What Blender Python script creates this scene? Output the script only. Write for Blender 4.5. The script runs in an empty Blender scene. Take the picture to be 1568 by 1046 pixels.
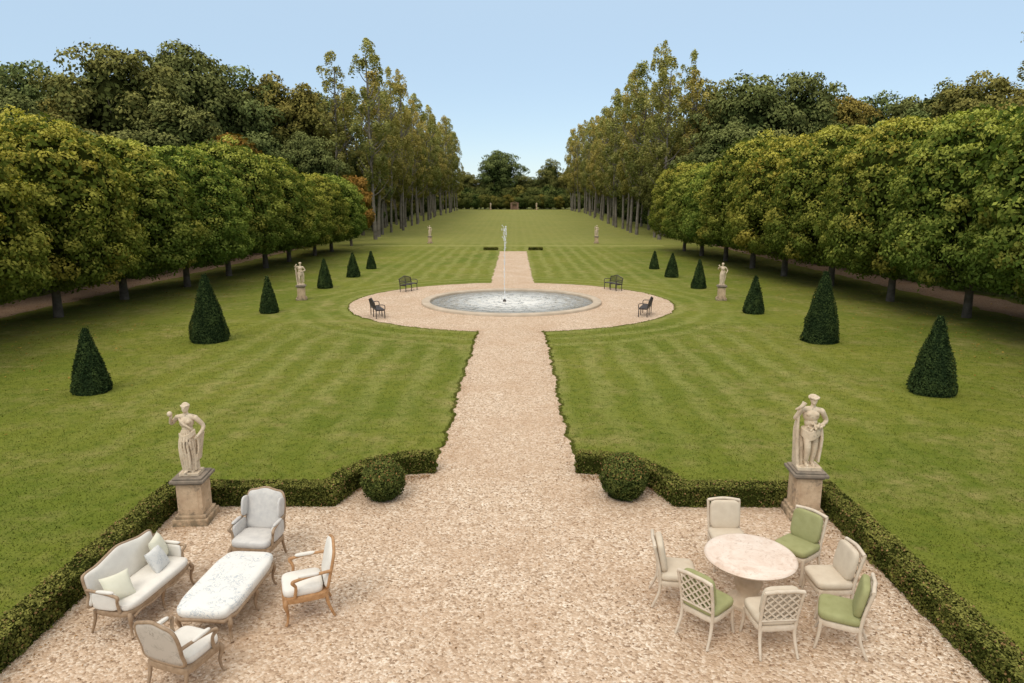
import bpy, math, random, numpy as np
from mathutils import Vector, Matrix, noise
random.seed(3); rng=np.random.default_rng(7)
sc=bpy.context.scene; COL=sc.collection
sc.view_settings.view_transform='Standard'; sc.view_settings.look='None'; sc.view_settings.exposure=0

# ------------------------------------------------------------ shader helpers
class G:
    def __init__(s,name):
        s.m=bpy.data.materials.new(name); s.m.use_nodes=True; s.nt=s.m.node_tree; s.nt.nodes.clear()
        s.out=s.nt.nodes.new('ShaderNodeOutputMaterial')
    def n(s,t,**kw):
        k=s.nt.nodes.new('ShaderNode'+t)
        for a,b in kw.items(): setattr(k,a,b)
        return k
    def put(s,inp,v):
        if isinstance(v,bpy.types.NodeSocket): s.nt.links.new(v,inp)
        elif isinstance(v,(tuple,list)) and len(v)==3 and inp.type=='RGBA': inp.default_value=(*v,1)
        else: inp.default_value=v
    def math(s,op,a,b=None,c=None,clamp=False):
        k=s.n('Math',operation=op); k.use_clamp=clamp
        for i,v in enumerate((a,b,c)):
            if v is not None: s.put(k.inputs[i],v)
        return k.outputs[0]
    def mix(s,f,a,b,blend='MIX'):
        k=s.n('Mix',data_type='RGBA',blend_type=blend)
        s.put(k.inputs[0],f); s.put(k.inputs[6],a); s.put(k.inputs[7],b); return k.outputs[2]
    def noise(s,scale,detail=3,rough=.55,vec=None,dist=0):
        k=s.n('TexNoise'); k.inputs['Scale'].default_value=scale; k.inputs['Detail'].default_value=detail
        k.inputs['Roughness'].default_value=rough; k.inputs['Distortion'].default_value=dist
        if vec is not None: s.put(k.inputs['Vector'],vec)
        return k.outputs['Fac']
    def mr(s,v,a,b,c=0,d=1):
        k=s.n('MapRange'); k.clamp=True
        for i,x in enumerate((v,a,b,c,d)): s.put(k.inputs[i],x)
        return k.outputs[0]
    def ramp(s,f,stops):
        k=s.n('ValToRGB'); e=k.color_ramp.elements
        while len(e)<len(stops): e.new(.5)
        for el,(p,c) in zip(e,stops): el.position=p; el.color=(*c,1)
        s.put(k.inputs[0],f); return k.outputs[0]
    def pos(s): return s.n('NewGeometry').outputs['Position']
    def obj(s): return s.n('TexCoord').outputs['Object']
    def bump(s,h,strength=.5,dist=.02):
        k=s.n('Bump'); k.inputs['Strength'].default_value=strength; k.inputs['Distance'].default_value=dist
        s.put(k.inputs['Height'],h); return k.outputs[0]
    def bsdf(s,col,rough=.8,normal=None,spec=.3,**kw):
        k=s.n('BsdfPrincipled'); s.put(k.inputs['Base Color'],col); s.put(k.inputs['Roughness'],rough)
        k.inputs['Specular IOR Level'].default_value=spec
        if normal is not None: s.put(k.inputs['Normal'],normal)
        for a,b in kw.items(): s.put(k.inputs[a.replace('_',' ')],b)
        s.nt.links.new(k.outputs[0],s.out.inputs[0]); return s.m

def mat_simple(name,c1,c2,scale=6,rough=.7,bs=.2,bd=.005,spec=.3,fine=60):
    g=G(name); v=g.obj()
    f=g.mr(g.noise(scale,5,.6,v),.3,.7)
    return g.bsdf(g.mix(f,c1,c2),rough,g.bump(g.noise(fine,3,.6,v),bs,bd),spec)

def m_grass(name='lawn_grass',dark=0):
    g=G(name); p=g.pos(); sx=g.n('SeparateXYZ'); g.put(sx.inputs[0],p)
    X,Y=sx.outputs[0],sx.outputs[1]
    ax=g.math('ABSOLUTE',X)
    nz=g.math('MULTIPLY',g.math('SUBTRACT',g.noise(.3,3,.5,p),.5),1.1)
    yy=g.math('SUBTRACT',Y,39.0)
    r=g.math('SUBTRACT',g.math('SQRT',g.math('ADD',g.math('MULTIPLY',X,X),g.math('MULTIPLY',yy,yy))),9.1)
    def st(d): return g.mr(g.math('SINE',g.math('MULTIPLY',g.math('ADD',d,nz),2*math.pi/1.3)),-.3,.9)
    s=g.math('ADD',g.math('MULTIPLY',st(ax),g.mr(r,3.0,3.9)),g.math('MULTIPLY',st(r),g.mr(r,3.0,3.9,1,0)))
    fade=g.math('MULTIPLY',g.mr(ax,9,14,1,0),g.mr(Y,14,22,.15,1))
    big=g.noise(.12,4,.6,p); med=g.noise(1.3,5,.65,p); fine=g.noise(28,4,.7,p)
    far=g.mr(Y,80,95)
    fade=g.math('MULTIPLY',fade,g.mr(far,0,1,.9,.4))
    fade=g.math('MULTIPLY',fade,g.mr(med,.32,.68,.3,1))
    base=g.mix(g.mr(big,.35,.65),(.155,.190,.022),(.240,.245,.036))
    base=g.mix(g.math('MULTIPLY',s,fade),base,(.350,.345,.100))
    dry=g.math('MULTIPLY',g.mr(g.noise(.35,7,.75,p),.46,.66),g.mr(med,.36,.60))
    base=g.mix(g.math('MULTIPLY',dry,.85),base,(.39,.32,.12))
    tuft=g.mr(g.noise(3.2,6,.75,p),.47,.63)
    base=g.mix(g.math('MULTIPLY',tuft,.6),base,(.085,.125,.012))
    brown=g.mr(g.noise(.9,7,.78,p),.60,.72,0,.6)
    base=g.mix(brown,base,(.27,.20,.08))
    base=g.mix(g.math('MULTIPLY',far,.45),base,(.36,.34,.11))
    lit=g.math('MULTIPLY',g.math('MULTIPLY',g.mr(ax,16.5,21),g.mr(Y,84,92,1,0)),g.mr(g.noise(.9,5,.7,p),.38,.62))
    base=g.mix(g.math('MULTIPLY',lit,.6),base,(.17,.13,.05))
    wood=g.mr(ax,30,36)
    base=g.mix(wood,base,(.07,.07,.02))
    base=g.mix(g.mr(fine,.35,.7,.0,.6),base,(.060,.085,.008))
    if dark: base=g.mix(dark,base,(.045,.05,.012))  # turf edge blades: shadow line beside the path mixed into the grass colour
    h=g.math('ADD',fine,g.math('MULTIPLY',med,2.0))
    return g.bsdf(base,.9,g.bump(h,.8,.035),.1)

def m_gravel(name='gravel',tint=(1,1,1),gain=1.0):
    g=G(name); p=g.pos()
    vo=g.n('TexVoronoi'); vo.inputs['Scale'].default_value=31; g.put(vo.inputs['Vector'],p)
    sep=g.n('SeparateColor'); g.put(sep.inputs[0],vo.outputs['Color'])
    c=g.ramp(sep.outputs[0],[(0,(.26*gain,.17*gain,.11*gain)),(.2,(.52*gain,.38*gain,.26*gain)),(.6,(.66*gain,.50*gain,.36*gain)),(1,(.86*gain,.74*gain,.60*gain))])
    v2=g.n('TexVoronoi'); v2.inputs['Scale'].default_value=10; g.put(v2.inputs['Vector'],p)
    sp=g.mr(v2.outputs['Distance'],.0,.28,1,0)
    s2=g.n('SeparateColor'); g.put(s2.inputs[0],v2.outputs['Color'])
    sp=g.math('MULTIPLY',sp,g.math('GREATER_THAN',s2.outputs[1],.72))
    c=g.mix(g.math('MULTIPLY',sp,.6),c,(.22,.135,.075))
    c=g.mix(g.mr(g.noise(.45,6,.7,p),.40,.68,0,.6),c,(.49*gain,.325*gain,.205*gain))
    c=g.mix(g.mr(g.noise(4.5,6,.78,p),.46,.68,0,.55),c,(.38*gain,.25*gain,.155*gain))
    c=g.mix(1.0,c,tint,'MULTIPLY')
    h=g.math('ADD',g.math('SUBTRACT',1.0,vo.outputs['Distance']),g.noise(9,3,.6,p))
    return g.bsdf(c,.9,g.bump(h,.65,.028),.15)

def m_leaf(name,trans=.3,ramp=None,amt=.6):
    g=G(name)
    a=g.n('Attribute',attribute_name='Col').outputs['Color']
    if ramp:
        rnd=g.n('ObjectInfo').outputs['Random']
        a=g.mix(amt,a,g.ramp(rnd,ramp),'MULTIPLY')
    d=g.n('BsdfDiffuse'); g.put(d.inputs[0],a)
    if trans<=0: g.put(g.out.inputs[0],d.outputs[0]); return g.m
    t=g.n('BsdfTranslucent'); g.put(t.inputs[0],g.mix(1.0,a,(1.2,1.35,.6),'MULTIPLY'))
    mx=g.n('MixShader'); mx.inputs[0].default_value=trans
    g.put(mx.inputs[1],d.outputs[0]); g.put(mx.inputs[2],t.outputs[0]); g.put(g.out.inputs[0],mx.outputs[0]); return g.m

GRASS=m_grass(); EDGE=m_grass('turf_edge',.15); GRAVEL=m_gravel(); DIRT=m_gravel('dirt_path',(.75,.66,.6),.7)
BARK=mat_simple('bark',(.07,.055,.04),(.16,.13,.10),3,.9,.6,.03)
BARKP=mat_simple('pale_bark',(.10,.085,.065),(.24,.21,.17),1.2,.9,.4,.03)
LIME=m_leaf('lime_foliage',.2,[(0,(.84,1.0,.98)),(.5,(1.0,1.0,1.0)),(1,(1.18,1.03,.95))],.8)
OAK=m_leaf('woodland_foliage',0,[(0,(.8,.95,.95)),(.6,(1,1,1)),(.85,(1.3,1.12,.95)),(1,(1.6,1.15,.85))],.9)
POP=m_leaf('poplar_foliage',.15,[(0,(.8,.9,.8)),(1,(1.25,1.1,.9))],.9)
YEW=m_leaf('yew_foliage',0); BOX=m_leaf('box_foliage',0)
def m_stone():
    g=G('statue_stone'); v=g.obj()
    c=g.mix(g.mr(g.noise(6,5,.65,v),.3,.7),(.72,.60,.45),(.54,.42,.29))
    c=g.mix(g.mr(g.noise(11,6,.75,v),.54,.68,0,.75),c,(.25,.20,.15))
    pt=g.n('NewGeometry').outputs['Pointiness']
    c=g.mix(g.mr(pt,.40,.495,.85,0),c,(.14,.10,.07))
    return g.bsdf(c,.9,g.bump(g.noise(50,3,.6,v),.35,.005),.2)
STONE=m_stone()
TSTONE=mat_simple('table_stone',(.66,.54,.40),(.50,.38,.26),5,.85,.4,.006)
def m_ped():
    g=G('pedestal_stone'); v=g.obj()
    c=g.mix(g.mr(g.noise(4,5,.65,v),.35,.65),(.60,.45,.30),(.43,.30,.19))
    c=g.mix(g.mr(g.noise(7,6,.75,v),.52,.66,0,.75),c,(.15,.12,.09))
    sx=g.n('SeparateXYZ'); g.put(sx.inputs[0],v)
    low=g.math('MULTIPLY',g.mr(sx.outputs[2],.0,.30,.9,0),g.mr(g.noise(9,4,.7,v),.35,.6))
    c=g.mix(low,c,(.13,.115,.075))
    return g.bsdf(c,.9,g.bump(g.noise(40,3,.6,v),.4,.006),.2)
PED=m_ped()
PEDG=mat_simple('weathered_cap_stone',(.30,.24,.18),(.15,.125,.10),8,.9,.4,.006)
RIM=mat_simple('pond_rim_stone',(.58,.48,.37),(.42,.34,.25),1.2,.85,.3,.01)
PAINT=mat_simple('cream_paint',(.68,.58,.46),(.54,.44,.33),9,.5,.1,.002,.4)
WOODG=mat_simple('bleached_wood',(.40,.28,.18),(.26,.17,.10),14,.55,.2,.002,.4)
WOODO=mat_simple('honey_wood',(.50,.28,.13),(.34,.17,.07),14,.5,.2,.002,.4)
WHITE=mat_simple('white_linen',(.78,.74,.67),(.68,.64,.58),5,.9,.3,.004,.1,90)
GREYF=mat_simple('grey_linen',(.63,.60,.56),(.50,.48,.46),10,.9,.3,.004,.1,90)
CREAMF=mat_simple('cream_linen',(.64,.55,.43),(.55,.46,.35),6,.9,.3,.004,.1,90)
GREENF=mat_simple('sage_green_linen',(.35,.35,.17),(.28,.28,.125),6,.9,.3,.004,.1,90)
METAL=mat_simple('dark_painted_bench',(.035,.03,.03),(.07,.055,.05),8,.5,.1,.002,.4)
def m_toile(name,scale,base,ink):
    g=G(name); v=g.obj()
    a=g.math('ABSOLUTE',g.math('SUBTRACT',g.noise(scale,4,.6,v,1.5),.5))
    f=g.mr(a,.01,.045,1,0)
    f=g.math('MULTIPLY',f,g.mr(g.noise(scale*.45,2,.5,v),.42,.55))
    return g.bsdf(g.mix(g.math('MULTIPLY',f,.75),base,ink),.9,g.bump(g.noise(120,2,.6,v),.2,.003),.1)
TOILE=m_toile('toile_fabric',9,(.77,.75,.70),(.36,.41,.46))
DAMASK=m_toile('damask_fabric',11,(.52,.46,.39),(.30,.26,.21))
PILF=m_toile('patterned_pillow_fabric',22,(.64,.63,.60),(.34,.37,.40))
def m_marble():
    g=G('pink_marble'); v=g.obj()
    c=g.mix(g.mr(g.noise(3,6,.7,v,1.0),.35,.65),(.78,.67,.57),(.66,.50,.39))
    c=g.mix(g.mr(g.noise(7,5,.7,v,2),.55,.66,0,.6),c,(.46,.30,.20))
    return g.bsdf(c,.4,None,.5)
MARBLE=m_marble()
def m_water():
    g=G('pond_water'); v=g.obj()
    sx=g.n('SeparateXYZ'); g.put(sx.inputs[0],v)
    r=g.math('SQRT',g.math('ADD',g.math('MULTIPLY',sx.outputs[0],sx.outputs[0]),g.math('MULTIPLY',sx.outputs[1],sx.outputs[1])))
    w=g.math('SINE',g.math('ADD',g.math('MULTIPLY',r,9.0),g.math('MULTIPLY',g.noise(1.6,3,.6,v),10.0)))
    h=g.math('ADD',g.math('MULTIPLY',w,.4),g.math('MULTIPLY',g.noise(2.8,4,.6,v),1.8))
    foam_refl=g.math('MULTIPLY',g.mr(r,1.2,4.6,1,.15),g.mr(g.noise(2.0,6,.8,v,1.2),.38,.52,.2,1))
    c=g.mix(foam_refl,(.12,.105,.07),(.84,.81,.74))  # foam near centre; pale sky reflection also painted into the base colour
    return g.bsdf(c,g.mr(foam_refl,0,1,.1,.4),g.bump(h,.8,.08),.8,IOR=1.45)
WATER=m_water()
def m_spray():
    g=G('fountain_water'); d=g.n('BsdfPrincipled'); d.inputs['Base Color'].default_value=(.9,.92,.94,1); d.inputs['Roughness'].default_value=.2
    t=g.n('BsdfTransparent'); mx=g.n('MixShader'); mx.inputs[0].default_value=.5
    g.put(mx.inputs[1],t.outputs[0]); g.put(mx.inputs[2],d.outputs[0]); g.put(g.out.inputs[0],mx.outputs[0]); return g.m
SPRAY=m_spray()

# ------------------------------------------------------------ geometry helpers
def link(name,mesh,parent=None,loc=None,rz=None,scale=None):
    o=bpy.data.objects.new(name,mesh); COL.objects.link(o)
    if parent: o.parent=parent
    if loc is not None: o.location=loc
    if rz is not None: o.rotation_euler=(0,0,rz)
    if scale is not None: o.scale=scale if hasattr(scale,'__len__') else (scale,)*3
    return o
def empty(name,loc=(0,0,0),rz=0,scale=1):
    o=bpy.data.objects.new(name,None); o.empty_display_size=.3; COL.objects.link(o)
    o.location=loc; o.rotation_euler=(0,0,rz); o.scale=(scale,)*3; return o
def spl(pts,n=5,closed=False):
    P=[Vector(p) for p in pts]; out=[]; m=len(P)
    rngk=range(m if closed else m-1)
    for i in rngk:
        if closed: a,b,c,d=P[i-1],P[i],P[(i+1)%m],P[(i+2)%m]
        else: a,b,c,d=P[max(i-1,0)],P[i],P[i+1],P[min(i+2,m-1)]
        for k in range(n):
            t=k/n
            out.append(.5*((2*b)+(-a+c)*t+(2*a-5*b+4*c-d)*t*t+(-a+3*b-3*c+d)*t**3))
    if not closed: out.append(P[-1])
    return out
def lerpr(r,n):
    r=list(r); return [float(np.interp(i/(n-1)*(len(r)-1),range(len(r)),r)) for i in range(n)]
class B:
    def __init__(s): s.v=[]; s.f=[]; s.M=None
    def add(s,vs,fs):
        o=len(s.v); s.v+=[tuple(s.M@Vector(p)) if s.M else tuple(p) for p in vs]; s.f+=[tuple(i+o for i in f) for f in fs]
    def box(s,c,d,R=None):
        x,y,z=[k/2 for k in d]; vs=[Vector((a*x,b*y,e*z)) for a in(-1,1) for b in(-1,1) for e in(-1,1)]
        if R: vs=[R@p for p in vs]
        s.add([p+Vector(c) for p in vs],[(0,1,3,2),(4,6,7,5),(0,4,5,1),(2,3,7,6),(0,2,6,4),(1,5,7,3)])
    def bar(s,a,b,w,t):
        a,b=Vector(a),Vector(b); d=b-a; q=d.to_track_quat('X','Z').to_matrix()
        s.box((a+b)/2,(d.length,t,w),q)
    def tube(s,pts,rad,n=8,closed=False,cap=True):
        P=[Vector(p) for p in pts]; m=len(P); rad=lerpr(rad,m) if hasattr(rad,'__len__') else [rad]*m
        vs=[];ref=None
        for i in range(m):
            t=(P[(i+1)%m]-P[i-1]) if closed else (P[min(i+1,m-1)]-P[max(i-1,0)])
            if t.length<1e-9: t=Vector((0,0,1))
            t.normalize()
            if ref is None: ref=Vector((1,0,0)) if abs(t.x)<.8 else Vector((0,1,0))
            u=(ref-t*ref.dot(t))
            if u.length<1e-4: u=t.orthogonal()
            u.normalize(); w=t.cross(u); ref=u
            for k in range(n):
                a=2*math.pi*k/n; vs.append(P[i]+(u*math.cos(a)+w*math.sin(a))*rad[i])
        fs=[]
        for i in range(m if closed else m-1):
            j=(i+1)%m
            for k in range(n): fs.append((i*n+k,i*n+(k+1)%n,j*n+(k+1)%n,j*n+k))
        if cap and not closed: fs.append(tuple(range(n))[::-1]); fs.append(tuple((m-1)*n+k for k in range(n)))
        s.add(vs,fs)
    def sq(s,c,r,e1=1,e2=1,nu=20,nv=12,R=None):
        f=lambda x,e: math.copysign(abs(x)**e,x)
        vs=[];c=Vector(c)
        for j in range(nv+1):
            ph=-math.pi/2+math.pi*j/nv; cp,sp=f(math.cos(ph),e1),f(math.sin(ph),e1)
            for i in range(nu):
                th=2*math.pi*i/nu
                p=Vector((r[0]*cp*f(math.cos(th),e2),r[1]*cp*f(math.sin(th),e2),r[2]*sp))
                if R: p=R@p
                vs.append(p+c)
        fs=[(j*nu+i,j*nu+(i+1)%nu,(j+1)*nu+(i+1)%nu,(j+1)*nu+i) for j in range(nv) for i in range(nu)]
        s.add(vs,fs)
    def lathe(s,prof,n=32,c=(0,0,0)):
        vs=[(c[0]+r*math.cos(2*math.pi*k/n),c[1]+r*math.sin(2*math.pi*k/n),c[2]+z) for r,z in prof for k in range(n)]
        m=len(prof); fs=[(i*n+k,i*n+(k+1)%n,(i+1)*n+(k+1)%n,(i+1)*n+k) for i in range(m-1) for k in range(n)]
        fs+= [tuple(range(n))[::-1],tuple((m-1)*n+k for k in range(n))]
        s.add(vs,fs)
    def mesh(s,name,mat,smooth=True):
        me=bpy.data.meshes.new(name); me.from_pydata(s.v,[],s.f); me.materials.append(mat)
        me.validate(); 
        if smooth:
            me.polygons.foreach_set('use_smooth',[True]*len(me.polygons))
            try: me.set_sharp_from_angle(angle=math.radians(50))
            except Exception: pass
        return me

def unit(a): return a/np.maximum(np.linalg.norm(a,axis=1,keepdims=True),1e-9)
def leaf_quads(c,nr,size,aspect=.62,jit=.8):
    n=len(c); nn=unit(unit(nr)+jit*rng.normal(size=(n,3))*.6)
    t=unit(np.cross(nn,rng.normal(size=(n,3)))); b=np.cross(nn,t); s=np.asarray(size).reshape(-1,1)*np.ones((n,1))
    return np.stack([c-t*s,c+b*s*aspect,c+t*s,c-b*s*aspect],1).reshape(-1,3)
def quad_mesh(name,parts,mats):
    V=[];F=[];C=[];MI=[];SM=[];o=0
    for v,f,c,mi,sm in parts:
        V.append(v);F.append(f+o);C.append(c);MI.append(np.full(len(f),mi));SM.append(np.full(len(f),sm));o+=len(v)
    V=np.concatenate(V);F=np.concatenate(F);C=np.concatenate(C);MI=np.concatenate(MI);SM=np.concatenate(SM)
    me=bpy.data.meshes.new(name); me.vertices.add(len(V)); me.vertices.foreach_set('co',V.astype(np.float32).ravel())
    me.loops.add(len(F)*4); me.loops.foreach_set('vertex_index',F.astype(np.int32).ravel())
    me.polygons.add(len(F)); me.polygons.foreach_set('loop_start',np.arange(0,len(F)*4,4,dtype=np.int32))
    for m in mats: me.materials.append(m)
    me.polygons.foreach_set('material_index',MI.astype(np.int32)); me.polygons.foreach_set('use_smooth',SM.astype(bool))
    a=me.color_attributes.new('Col','FLOAT_COLOR','POINT')
    a.data.foreach_set('color',np.concatenate([C,np.ones((len(C),1))],1).astype(np.float32).ravel())
    me.update(calc_edges=True); return me
def leaf_part(c,nr,size,cols,mi=0,aspect=.62,jit=.8):
    cols=np.asarray(cols)*rng.uniform(.78,1.2,(len(c),1))
    v=leaf_quads(c,nr,size,aspect,jit); return (v,np.arange(len(v)).reshape(-1,4),np.repeat(cols,4,0),mi,False)
def tube_part(bb,mi=1):
    v=np.array(bb.v); f=np.array([q for q in bb.f if len(q)==4]); return (v,f,np.ones((len(v),3)),mi,True)
def lerp3(a,b,t): t=np.clip(t,0,1).reshape(-1,1); return np.array(a)*(1-t)+np.array(b)*t

# ------------------------------------------------------------ trees
def tree_mesh(name,H,Rc,zb,nl,lr,nleaf,lsize,low,high,mats,shape='dome',flat=.75,trunk=.22,seed=1,warm=None,core=.7):
    r=np.random.default_rng(seed); rs=random.Random(seed)
    zc=(H+zb)/2; hz=(H-zb)/2
    if shape=='dome':
        i=np.arange(nl); uz=1-2*(i+.5)/nl+r.normal(size=nl)*.03; uz=np.clip(uz,-.98,.98); az=i*2.39996+r.normal(size=nl)*.12
        zw=zb+.34*(H-zb)
        hr=np.where(uz>0,np.sqrt(1-np.abs(uz)**2.3),np.sqrt(1-np.abs(uz)**5)); f=r.uniform(.82,1.04,nl)*(1+.05*np.sin(az*2+seed)+.04*np.sin(az*3+2*seed))
        L=np.stack([np.cos(az)*hr*(Rc-.5)*f,np.sin(az)*hr*(Rc-.5)*f,zw+np.where(uz>0,uz*(H-.5-zw)*r.uniform(.92,1.04,nl),uz*(zw-zb-.3))],1)
    elif shape=='oak':
        az=r.uniform(0,2*math.pi,nl); uz=r.uniform(-1,1,nl); hr=np.sqrt(np.clip(1-np.abs(uz)**2.2,0,1))
        f=r.uniform(.5,1.0,nl)*(1+.18*np.sin(az*3+seed)+.12*np.sin(az*5+uz*4))
        L=np.stack([np.cos(az)*hr*Rc*f,np.sin(az)*hr*Rc*f,zc+uz*(hz-lr[1]*.6)*r.uniform(.8,1.0,nl)],1)
    else:
        az=r.uniform(0,2*math.pi,nl); t=r.uniform(0,1,nl)**.9
        hr=np.interp(t,[0,.15,.45,.8,1],[.45,.9,1,.7,.15])
        f=r.uniform(.1,1.05,nl)**.7
        L=np.stack([np.cos(az)*hr*Rc*f,np.sin(az)*hr*Rc*f,zb+t*(H-zb)],1)
    R=r.uniform(lr[0],lr[1],nl); lt=r.uniform(0,1,nl)
    ctr=np.array([0,0,zc*.9]); out=unit((L-ctr)*np.array([1,1,Rc/hz if shape!='col' else .3]))
    idx=r.integers(0,nl,nleaf); dirs=unit(r.normal(size=(nleaf,3))+.75*out[idx]+np.array([0,0,.3]))
    rr=R[idx]*r.uniform(.70,1.10,nleaf)*(1+.25*(r.random(nleaf)<.10))
    sq=np.array([1,1,flat]) if shape!='col' else np.array([.8,.8,1.5])
    c=L[idx]+dirs*rr[:,None]*sq
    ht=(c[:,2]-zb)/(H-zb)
    tone=.30*lt[idx]+.75*(ht-.30)+.36*dirs[:,2]+r.normal(size=nleaf)*.10  # sunlit crown tops put into leaf colour, paler by height and upward facing
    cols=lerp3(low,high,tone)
    if warm is not None:
        wsel=(lt[idx]*7.3%1)>.88
        cols[wsel]=cols[wsel]*.65+np.array(warm)*.35
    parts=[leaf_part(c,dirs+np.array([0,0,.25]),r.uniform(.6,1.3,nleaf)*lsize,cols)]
    if shape!='col':
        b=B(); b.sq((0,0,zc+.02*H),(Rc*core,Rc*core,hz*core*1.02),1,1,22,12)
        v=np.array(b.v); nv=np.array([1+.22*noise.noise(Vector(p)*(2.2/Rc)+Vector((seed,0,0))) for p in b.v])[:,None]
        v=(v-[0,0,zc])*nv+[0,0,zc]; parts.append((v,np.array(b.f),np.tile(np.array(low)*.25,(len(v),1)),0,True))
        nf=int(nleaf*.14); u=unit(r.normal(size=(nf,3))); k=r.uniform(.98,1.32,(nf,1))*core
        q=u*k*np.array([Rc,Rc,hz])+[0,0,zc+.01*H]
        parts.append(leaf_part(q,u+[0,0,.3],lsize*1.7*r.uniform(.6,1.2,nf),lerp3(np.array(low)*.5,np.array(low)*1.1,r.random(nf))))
    bb=B(); lean=Vector((rs.uniform(-.3,.3),rs.uniform(-.3,.3),0))*(H/12)
    top=Vector((lean.x,lean.y,H*(.6 if shape!='col' else .93)))
    bb.tube(spl([(0,0,-.2),(lean.x*.2,lean.y*.1,H*.15),(lean.x*.5,lean.y*.7,H*.38),top],5),[trunk*1.35,trunk,trunk*.8,trunk*.25],8)
    nb=9 if shape!='col' else 26
    for k in range(nb):
        a=2*math.pi*k/nb*2.4+rs.uniform(-.3,.3); zz=zb*.85+(H-zb)*(.45 if shape!='col' else .8)*k/nb
        p0=Vector((lean.x*.6*zz/H,lean.y*.6*zz/H,zz)); ll=Rc*rs.uniform(.6,.85)
        up=(H-zb)*(.28 if shape!='col' else .12)
        p2=p0+Vector((math.cos(a)*ll,math.sin(a)*ll,up)); p1=p0.lerp(p2,.5)+Vector((0,0,-up*.15))
        bb.tube(spl([p0,p1,p2],4),[trunk*.45,trunk*.28,trunk*.08],5)
    parts.append(tube_part(bb)); return quad_mesh(name,parts,mats)

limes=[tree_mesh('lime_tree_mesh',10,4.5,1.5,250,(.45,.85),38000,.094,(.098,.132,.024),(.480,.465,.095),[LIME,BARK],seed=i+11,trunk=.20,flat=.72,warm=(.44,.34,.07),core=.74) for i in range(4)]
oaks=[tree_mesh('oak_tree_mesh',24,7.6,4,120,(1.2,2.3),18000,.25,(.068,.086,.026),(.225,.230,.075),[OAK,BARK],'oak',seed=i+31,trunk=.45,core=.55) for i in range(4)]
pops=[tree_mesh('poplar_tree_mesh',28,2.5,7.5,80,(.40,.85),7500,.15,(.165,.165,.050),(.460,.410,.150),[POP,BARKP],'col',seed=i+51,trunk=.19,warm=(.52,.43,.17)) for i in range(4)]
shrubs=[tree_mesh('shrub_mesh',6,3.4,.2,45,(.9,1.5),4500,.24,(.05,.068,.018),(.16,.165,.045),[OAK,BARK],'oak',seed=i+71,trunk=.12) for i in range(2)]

def gz(y):
    t=min(max((y-100)/150,0),1); return 1.8*t*t*(3-2*t)

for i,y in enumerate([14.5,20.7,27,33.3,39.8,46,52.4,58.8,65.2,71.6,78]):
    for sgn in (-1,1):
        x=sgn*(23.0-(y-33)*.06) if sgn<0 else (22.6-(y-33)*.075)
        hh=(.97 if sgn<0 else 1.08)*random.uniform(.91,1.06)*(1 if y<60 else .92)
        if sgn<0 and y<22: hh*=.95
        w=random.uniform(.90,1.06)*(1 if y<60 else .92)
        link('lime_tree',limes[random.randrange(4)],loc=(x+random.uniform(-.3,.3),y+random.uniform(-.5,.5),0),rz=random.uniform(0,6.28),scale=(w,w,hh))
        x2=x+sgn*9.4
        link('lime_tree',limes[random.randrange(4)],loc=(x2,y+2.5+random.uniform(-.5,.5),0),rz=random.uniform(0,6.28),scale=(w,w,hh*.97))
k=0
for sgn in (-1,1):
    y=101
    while y<255:
        h=random.uniform(23,28)
        w=random.uniform(.95,1.25)
        link('poplar_tree',pops[k%4],loc=(sgn*21+random.uniform(-.8,.8),y,gz(y)),rz=random.uniform(0,6.28),scale=(w,w,h/28)); k+=1
        if y<250: link('poplar_tree',pops[(k+2)%4],loc=(sgn*26+random.uniform(-1,1),y+3,gz(y)),rz=random.uniform(0,6.28),scale=(w,w,h/28*random.uniform(.8,1)))
        y+=random.uniform(5.5,8)
link('poplar_tree',pops[1],loc=(55,75,0),rz=1,scale=(1.1,1.1,.9))
link('poplar_tree',pops[2],loc=(59,79,0),rz=2,scale=(1.1,1.1,.92))
wood=empty('woodland')
W=[(-74.6,100,26),(-64.4,95,24.6),(-54.9,92,23.6),(-46.5,84,25.0),(-42.7,94,26.5),(-39.7,103,25.5),(-35,108,25.8),(-33,120,24),
 (-53,74,17.5),(-50,80,18),(-62,80,19),(-70,86,22),(-82,92,24),(-92,86,24),(-75,74,18),(-31,84,14.5),(-27,92,15),(-38,80,17),(-88,70,20),(-42,68,13),(-60,64,15),
 (31,112,25),(33.5,101,24.7),(40,100,23.8),(48,105,21.4),(55.7,110,22.6),(58.4,100,22.9),(58,90,21.8),(69,100,21.5),(77,92,22),(88,90,23),
 (31.5,86,14.6),(28,93,16),(38,82,15),(46,84,17),(52,76,16),(62,72,16),(72,76,18),(40,70,13),(24.5,112,15),(-24.5,112,14)]
for i,(x,y,h) in enumerate(W):
    s=h/24*random.uniform(.95,1.01); w=s*random.uniform(.8,1.0)*(1.1 if h<20 else 1)
    link('oak_%d'%i,oaks[i%4],wood,(x,y,gz(y)),random.uniform(0,6.28),(w,w,s))
j=0
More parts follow.
